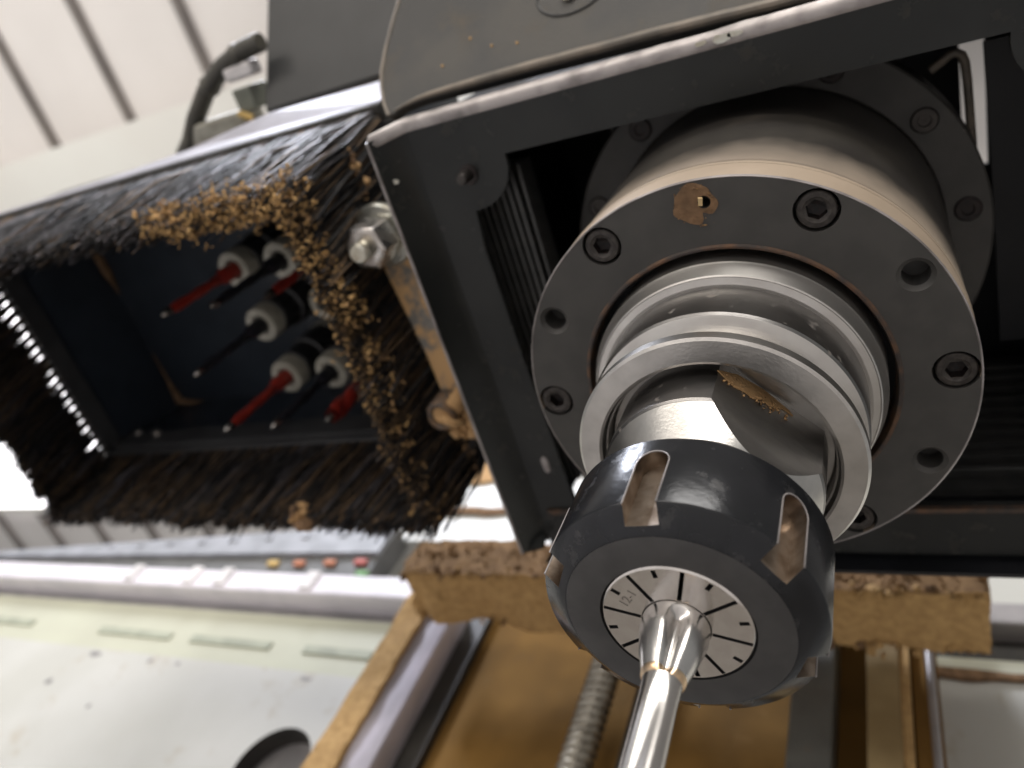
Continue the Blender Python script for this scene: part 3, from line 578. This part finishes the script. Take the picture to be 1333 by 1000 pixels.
def bristles(n, a, b, ta, tb, zb, zt, thick, jit, splay, tufts=None, seed=1, rad=.52, kind=0):
    g = np.random.default_rng(seed); a, b, ta, tb = map(np.array, (a, b, ta, tb))
    u = g.random(n)
    if tufts:
        k = np.floor(u*tufts); u0 = (k+.5+(g.random(n)-.5)*.42)/tufts; u1 = (k+.5+(g.random(n)-.5)*1.25)/tufts
    else: u0 = u; u1 = u+g.normal(0, splay, n)
    d = (b-a)/np.linalg.norm(b-a); nrm = np.array([-d[1], d[0]])
    lump = (noise1(u*45, seed)-.5)*5
    P0 = a+(b-a)*u0[:, None]+nrm*((g.random(n)-.5)*thick*.7)[:, None]
    P2 = ta+(tb-ta)*u1[:, None]+nrm*(g.normal(0, jit, n)+lump)[:, None]
    z2 = zt+g.normal(0, 2.2, n)-g.random(n)*2+(noise1(u*23, seed+3)-.5)*6
    P1 = (P0+P2)/2+nrm*g.normal(0, 1.5, n)[:, None]+d*(g.normal(0, 1.3, n)+3*(noise1(u*38, seed+8)-.5))[:, None]; z1 = (zb+z2)/2
    V = np.zeros((n, 9, 3)); rv = rad*(.55+g.random(n)**2*1.3); R3 = [rv, rv*.9, rv*.5]
    for s_, (P, z) in enumerate(((P0, np.full(n, zb)), (P1, z1), (P2, z2))):
        for c in range(3):
            an = c*2.094+g.random(n)*0
            V[:, s_*3+c, 0] = P[:, 0]+R3[s_]*np.cos(an); V[:, s_*3+c, 1] = P[:, 1]+R3[s_]*np.sin(an); V[:, s_*3+c, 2] = z
    base = np.array([[0, 1, 4, 3], [1, 2, 5, 4], [2, 0, 3, 5], [3, 4, 7, 6], [4, 5, 8, 7], [5, 3, 6, 8]])
    F = (base[None]+(np.arange(n)*9)[:, None, None]).reshape(-1, 4)
    pm_ = g.random(n); MI = np.repeat(np.where(pm_ < [.22, .12, .4][kind], 1, np.where(pm_ > [.90, .72, .97][kind], 2, 0)), 6)
    return V.reshape(-1, 3), F, MI, np.c_[P2, z2]
def raw(name, V, F, MI, mats, parent, kind=None):
    o0 = np.array(ROOT[parent.name]); me = bpy.data.meshes.new(name)
    me.vertices.add(len(V)); me.vertices.foreach_set('co', ((V-o0)*MM).astype(np.float32).ravel())
    me.loops.add(F.size); me.loops.foreach_set('vertex_index', F.astype(np.int32).ravel())
    me.polygons.add(len(F)); me.polygons.foreach_set('loop_start', (np.arange(len(F))*F.shape[1]).astype(np.int32))
    for m in mats: me.materials.append(MATS[m])
    me.polygons.foreach_set('material_index', MI.astype(np.int32)); me.update(calc_edges=True); me.validate(); me.shade_smooth()
    o = bpy.data.objects.new(name, me); COL.objects.link(o); o.parent = parent
    if kind: o['kind'] = kind
    return o
BM = ['bristle', 'bristle_brown', 'bristle_grey']
Vf, Ff, Mf, Tf = bristles(8000, (X0, Y0), (X1, Y0), (-424, -66), (-150, -64), 110, 50, 6, 2.6, .016, seed=2, kind=1)
raw('front_bristles', Vf, Ff, Mf, BM, bx, 'stuff')
Vr, Fr, Mr, Tr = bristles(7500, (X1, Y0), (X1, Y1), (-150, -62), (-151, 85), 110, 50, 7, 2.8, .026, seed=3, kind=2)
raw('right_bristles', Vr, Fr, Mr, BM, bx, 'stuff')
Vb, Fb, Mb, Tb = bristles(7000, (X0, Y1), (X1, Y1), (-410, 82), (-151, 86), 110, 50, 6, 2.6, .020, seed=4, kind=0)
raw('rear_bristles', Vb, Fb, Mb, BM, bx, 'stuff')
Vl, Fl, Ml, Tl = bristles(5000, (X0, Y0), (X0, Y1), (-408, -66), (-408, 82), 110, 50, 5, 1.5, .01, tufts=30, seed=5, rad=.45)
raw('left_bristles', Vl, Fl, Ml, BM, bx, 'stuff')
# sawdust crumbs caught in the bristle tips
def crumbs(pts, size, seed):
    g = np.random.default_rng(seed); n = len(pts); t = (1+5**.5)/2
    ico = np.array([(-1, t, 0), (1, t, 0), (-1, -t, 0), (1, -t, 0), (0, -1, t), (0, 1, t), (0, -1, -t), (0, 1, -t), (t, 0, -1), (t, 0, 1), (-t, 0, -1), (-t, 0, 1)])/1.9
    fc = np.array([(0, 11, 5), (0, 5, 1), (0, 1, 7), (0, 7, 10), (0, 10, 11), (1, 5, 9), (5, 11, 4), (11, 10, 2), (10, 7, 6), (7, 1, 8), (3, 9, 4), (3, 4, 2), (3, 2, 6), (3, 6, 8), (3, 8, 9), (4, 9, 5), (2, 4, 11), (6, 2, 10), (8, 6, 7), (9, 8, 1)])
    s = size*(.28+g.random(n)**4*2.1); sh = .35+1.3*g.random((n, 12, 1))
    V = pts[:, None, :]+ico[None]*sh*s[:, None, None]*(.3+1.3*g.random((n, 1, 3)))
    F = (fc[None]+(np.arange(n)*12)[:, None, None]).reshape(-1, 3)
    return V.reshape(-1, 3), F, np.repeat((g.random(n) > .6).astype(int), 20)
g_ = np.random.default_rng(11)
sel = Tf[(Tf[:, 0] > -225) & (g_.random(len(Tf)) < .42)]; sel2 = Tr[(g_.random(len(Tr)) < np.clip(.19-(Tr[:, 1]+60)*.0011, .03, 1))]
pts = np.vstack([sel, sel2])+g_.normal(0, .9, (len(sel)+len(sel2), 3))+np.array([0, 0, 1.5])
pts = np.vstack([pts, pts+g_.normal(0, 1.3, pts.shape), pts+g_.normal(0, 1.5, pts.shape), pts+g_.normal(0, 1.4, pts.shape)]); V, F, MI = crumbs(pts, .36, 5); raw('tip_sawdust', V, F, MI, ['sawdust_light', 'sawdust'], bx, 'stuff')
# curled shavings among the crumbs
def shavings(P, seed):
    g = np.random.default_rng(seed); n = len(P); K = 6
    A = g.normal(size=(n, 3)); A /= np.linalg.norm(A, axis=1)[:, None]; B = np.cross(A, g.normal(size=(n, 3))); B /= np.linalg.norm(B, axis=1)[:, None]; Cc = np.cross(A, B)
    rr = .5+g.random(n)*1.1; ang = 1.5+g.random(n)*3; wd = .18+g.random(n)*.3
    V = np.zeros((n, K, 2, 3))
    for k in range(K):
        t = ang*k/(K-1); c = P+A*(rr*np.cos(t))[:, None]+B*(rr*np.sin(t))[:, None]+Cc*(k*.12)
        V[:, k, 0] = c-Cc*wd[:, None]; V[:, k, 1] = c+Cc*wd[:, None]
    f = np.array([[2*k, 2*k+1, 2*k+3, 2*k+2] for k in range(K-1)])
    return V.reshape(-1, 3), (f[None]+(np.arange(n)*2*K)[:, None, None]).reshape(-1, 4), np.repeat((g.random(n) > .75).astype(int), K-1)
pp = pts[g_.random(len(pts)) < .55]; V, F, MI = shavings(pp, 31); raw('tip_shavings', V, F, MI, ['sawdust_light', 'sawdust'], bx, 'stuff')
mid = Vr.reshape(-1, 9, 3)[:, 4]; sel = mid[g_.random(len(mid)) < .035]+g_.normal(0, 2, (1, 3)); V, F, MI = crumbs(sel+np.array([2, 0, 0]), .9, 6); raw('side_sawdust', V, F, MI, ['sawdust', 'sawdust_dark'], bx, 'stuff')
cl = np.array([(-221.2, 83, 48.)])+g_.normal(0, 2.2, (60, 3)); V, F, MI = crumbs(cl, 1.9, 7); raw('rear_sawdust_clump', V, F, MI, ['sawdust', 'sawdust_dark'], bx, 'stuff')
# dust in the inner corner, bolts
build('corner_dust', MB().tube([(-428, -45, 174), (-426.5, -38, 173.5), (-425.5, -22, 173), (-427, -10, 174.5), (-428.5, -6, 175.2)], [.6, 2.6, 3.0, 1.0, .3], 8), 'sawdust_dark', bx)
build('corner_dust', MB().tube([(-428.5, 40, 175), (-427, 62, 174), (-425, 78, 172.5), (-418, 80, 173), (-405, 80.6, 174)], [.3, 1.0, 3.2, 2.2, .4], 8), 'sawdust_dark', bx)
for x, y, z in [(-418, 76, 126), (-395, 74.6, 122)]: build('frame_bolt', MB().lathe([(3.4, z+3), (3.4, z), (2.6, z-1.2)], 14, x, y, cap1=True), 'zinc', bx)
# drill head: chucks and bits
chuck0 = None; RO = {}
names = {(-272, -20): ('red', 'thin red drill bit nearest the front left of the skirt'), (-240, -20): ('dark', 'black drill bit beside the front left red bit'), (-207, -20): ('red', 'dark red drill bit half hidden by crumbs on the skirt'),
         (-272, 13): ('dark', 'black drill bit alone in the middle row'), (-272, 46): ('red', 'bright crimson drill bit at the rear left of the group'), (-240, 46): ('dark', 'long black drill bit between the two rear red bits'), (-207, 46): ('red', 'short orange red drill bit at the right of the rear row'), (-240, 13): (None, ''), (-207, 13): (None, '')}
for (x, y), (c, lab) in names.items():
    where = {(-272, -20): 'holding the front left red bit', (-240, -20): 'holding the front black bit', (-207, -20): 'nearest the crumbed corner', (-272, 13): 'of the middle row black bit', (-240, 13): 'empty at the centre of the group', (-207, 13): 'empty beside the right brush wall', (-272, 46): 'holding the crimson bit', (-240, 46): 'holding the rear black bit', (-207, 46): 'holding the rear right orange red bit'}[(x, y)]
    ck = thing('drill_chuck', (x, y, 127), 'black drill chuck with cream collar '+where, 'drill chuck', 'chucks of the drill head')
    e = 0 if c else 18; FR = 19.0 if (x, y) in ((-240, -20), (-207, 13)) else 12.8
    build('chuck_body', MB().lathe([(9.0, 136+e), (10.6, 137+e), (10.6, 150+e), (12.4, 151+e), (12.4, 168), (9, 176)], 32, x, y), 'chuck_black', ck)
    build('collar', MB().lathe([(5.4, 131+e), (5.4, 127+e), (9.4, 127+e), (10.0, 128+e), (10.0, 136+e), (9, 137+e)], 32, x, y), 'cream_plastic', ck)
    build('base_flange', MB().lathe([(12.4, 169), (FR-.5, 169), (FR, 169.6), (FR, 175.8)], 32, x, y), 'cream_plastic', ck)
    if not c: continue
    L_ = {(-207, 46): 74}.get((x, y), 72)
    db = thing('drill_bit', (x, y, L_), lab, 'drill bit', 'bits of the drill head')
    m = 'drill_red' if c == 'red' else 'drill_dark'
    build('shank', MB().lathe([(4.2, 134), (4.2, 119), (3.8, 117.5), (2.3, 115)], 24, x, y), m, db)
    tw = MB().lathe([(2.4 if (x, y) != (-207, 46) else 4.2, z) for z in np.arange(115, L_+6, -1.5)], 20, x, y, rfun=lambda r, z, a: r*(1-.22*max(0, math.cos(2*(a+z*.22)))))
    build('flutes', tw, m, db, angle=60)
    build('tip', MB().lathe([(2.0, L_+7.5), (2.0, L_+5), (1.6, L_+2.6), (.6, L_+1.4), (.1, L_)], 18, x, y), 'drill_tip', db)

# ================================================================== STRAP, NUT
sk = thing('retaining_bolt', (-135, -36, 54), 'shiny hex bolt with washer at the left hood edge', 'bolt')
build('hex_nut', MB().lathe([(7.4, 57.5), (9.2, 58.6), (9.2, 69.5), (7.6, 70.5)], 6, -135, -37, a0=.2, cap0=True, cap1=True), 'zinc', sk, angle=20, bevel=.5)
build('stud_end', MB().lathe([(3.2, 52.5), (3.9, 53.2), (4.0, 55), (3.7, 55.6), (4.0, 56.2), (3.7, 56.8), (4.0, 57.4), (4, 60)], 24, -135, -37, cap0=True), 'zinc_green', sk)
build('washer', MB().lathe([(4, 71), (12, 70.8), (12.6, 71.4), (12.6, 73.4), (12, 74)], 40, -135, -37), 'zinc_green', sk, bevel=0)
build('strap_bracket', MB().prism([(-142, 0), (-124, -4), (-114, 58), (-111, 86), (-123, 89), (-129.5, 85), (-129, 77), (-132.5, 52), (-140.5, 16)], (0, -38, 74.5), (1, 0, 0), (0, 1, -.165), (0, 0, 3.5)), 'strap_steel', label='rusty dust-caked flat steel strap along the hood edge', cat='bracket', bevel=.7)
cupt = thing('strap_screw', (-128, 34.5, 52), 'rusty cup screw packed with sawdust at the strap end', 'screw')
build('cup', MB().lathe([(3.9, 57), (3.9, 52.6), (4.6, 52), (6.0, 52), (6.5, 52.8), (6.5, 62.5)], 28, -127.2, 34.2, rfun=lambda r, z, a: r*(1+.06*math.sin(3*a+1))), 'rust_cup', cupt)
build('packed_sawdust', MB().lathe([(4.1, 53.2), (2.4, 52.4), (.05, 52.8)], 20, -127.2, 34.2), 'sawdust', cupt)
pc2 = g_.normal(0, 1, (160, 3))*np.array([3.6, 4.5, 1.6])+np.array([-121, 39, 59.5]); V, F, MI = crumbs(pc2, 2.0, 9)
cupt_d = raw('sawdust_heap', V, F, MI, ['sawdust', 'sawdust'], cupt, 'stuff')

# loose specks round the dust marks on the spindle nose
n = 70; t_ = g_.uniform(0, 6.28, n); q_ = 4.3+g_.normal(0, .55, n)
V, F, MI = crumbs(np.c_[q_*np.cos(t_)-.6, q_*np.sin(t_)-48.9, np.full(n, -.08)], .2, 41); raw('patch_specks', V, F, MI, ['sawdust_dark', 'sawdust_mid'], sp, 'stuff')
n = 160; tt = g_.uniform(-12, 4, n); zz_ = -29.5-.10*np.abs(tt+3)-g_.normal(1.6, 1.1, n)
V, F, MI = crumbs(np.array([list(ua*18.85+wa*a) for a in tt])+np.c_[np.zeros(n), np.zeros(n), zz_], .2, 42); raw('smear_specks', V, F, MI, ['sawdust', 'sawdust_mid'], th, 'stuff')
# loose crumbs hanging off the caked bar
ba = bpy.data.objects['caked_cross_bar']; n = 900
q = np.c_[g_.uniform(-250, 64, n), np.where(g_.random(n) < .6, 222, 186)+g_.normal(0, 1.5, n), 120+g_.normal(0, 1.4, n)]
V, F, MI = crumbs(q, 1.0, 21); raw('hanging_crumbs', V, F, MI, ['sawdust_light', 'sawdust_dark'], ba, 'stuff')
n = 1500; q = np.c_[g_.uniform(-250, 64, n), 186+g_.normal(0, .8, n), g_.uniform(120, 147, n)]
V, F, MI = crumbs(q, .7, 22); raw('face_crumbs', V, F, MI, ['sawdust_mid', 'sawdust_mid'], ba, 'stuff')

# ================================================================== UPPER LEFT ODDS
hs = [(-262, -119.5, 210), (-276, -118.6, 210), (-295, -114, 210), (-314, -104.8, 210), (-330.5, -92.8, 210), (-340, -82, 208), (-348.5, -74.5, 205)]
hp = []
for i in range(len(hs)-1):
    for t in np.linspace(0, 1, 9, endpoint=False): hp.append(tuple(np.array(hs[i])*(1-t)+np.array(hs[i+1])*t))
build('cable_hose', MB().tube(hp, [5.0+.5*(i % 2)+(1.0 if i in (11, 12, 24, 25) else 0) for i in range(len(hp))], 14), 'hose', label='dusty dark corrugated hose arching up to the grey column', cat='hose')
build('sensor_block', MB().box(-292, -279, -101, -88, 205, 222), 'box_sage', label='small sage grey block beside the grey column edge', cat='block', bevel=1)
build('sensor', MB().box(-293, -272, -113, -105, 205, 216), 'white_plastic', label='small white cap above the sage grey block', cat='cap', bevel=2)
build('terminal_box', MB().box(-338, -292, -90, -76, 205, 226), 'cream_plastic', label='cream terminal box standing behind the outer skirt ledge', cat='box', bevel=2)
build('cable_tie', MB().tube([(-291, -88.5, 203), (-287, -86, 203), (-284, -84, 204)], 2.2, 8), 'yellow_plastic', label='tiny yellow tie under the sage grey block', cat='tie')
for o in list(bpy.data.objects):
    if o.name.startswith('cutter'): bpy.data.objects.remove(o)
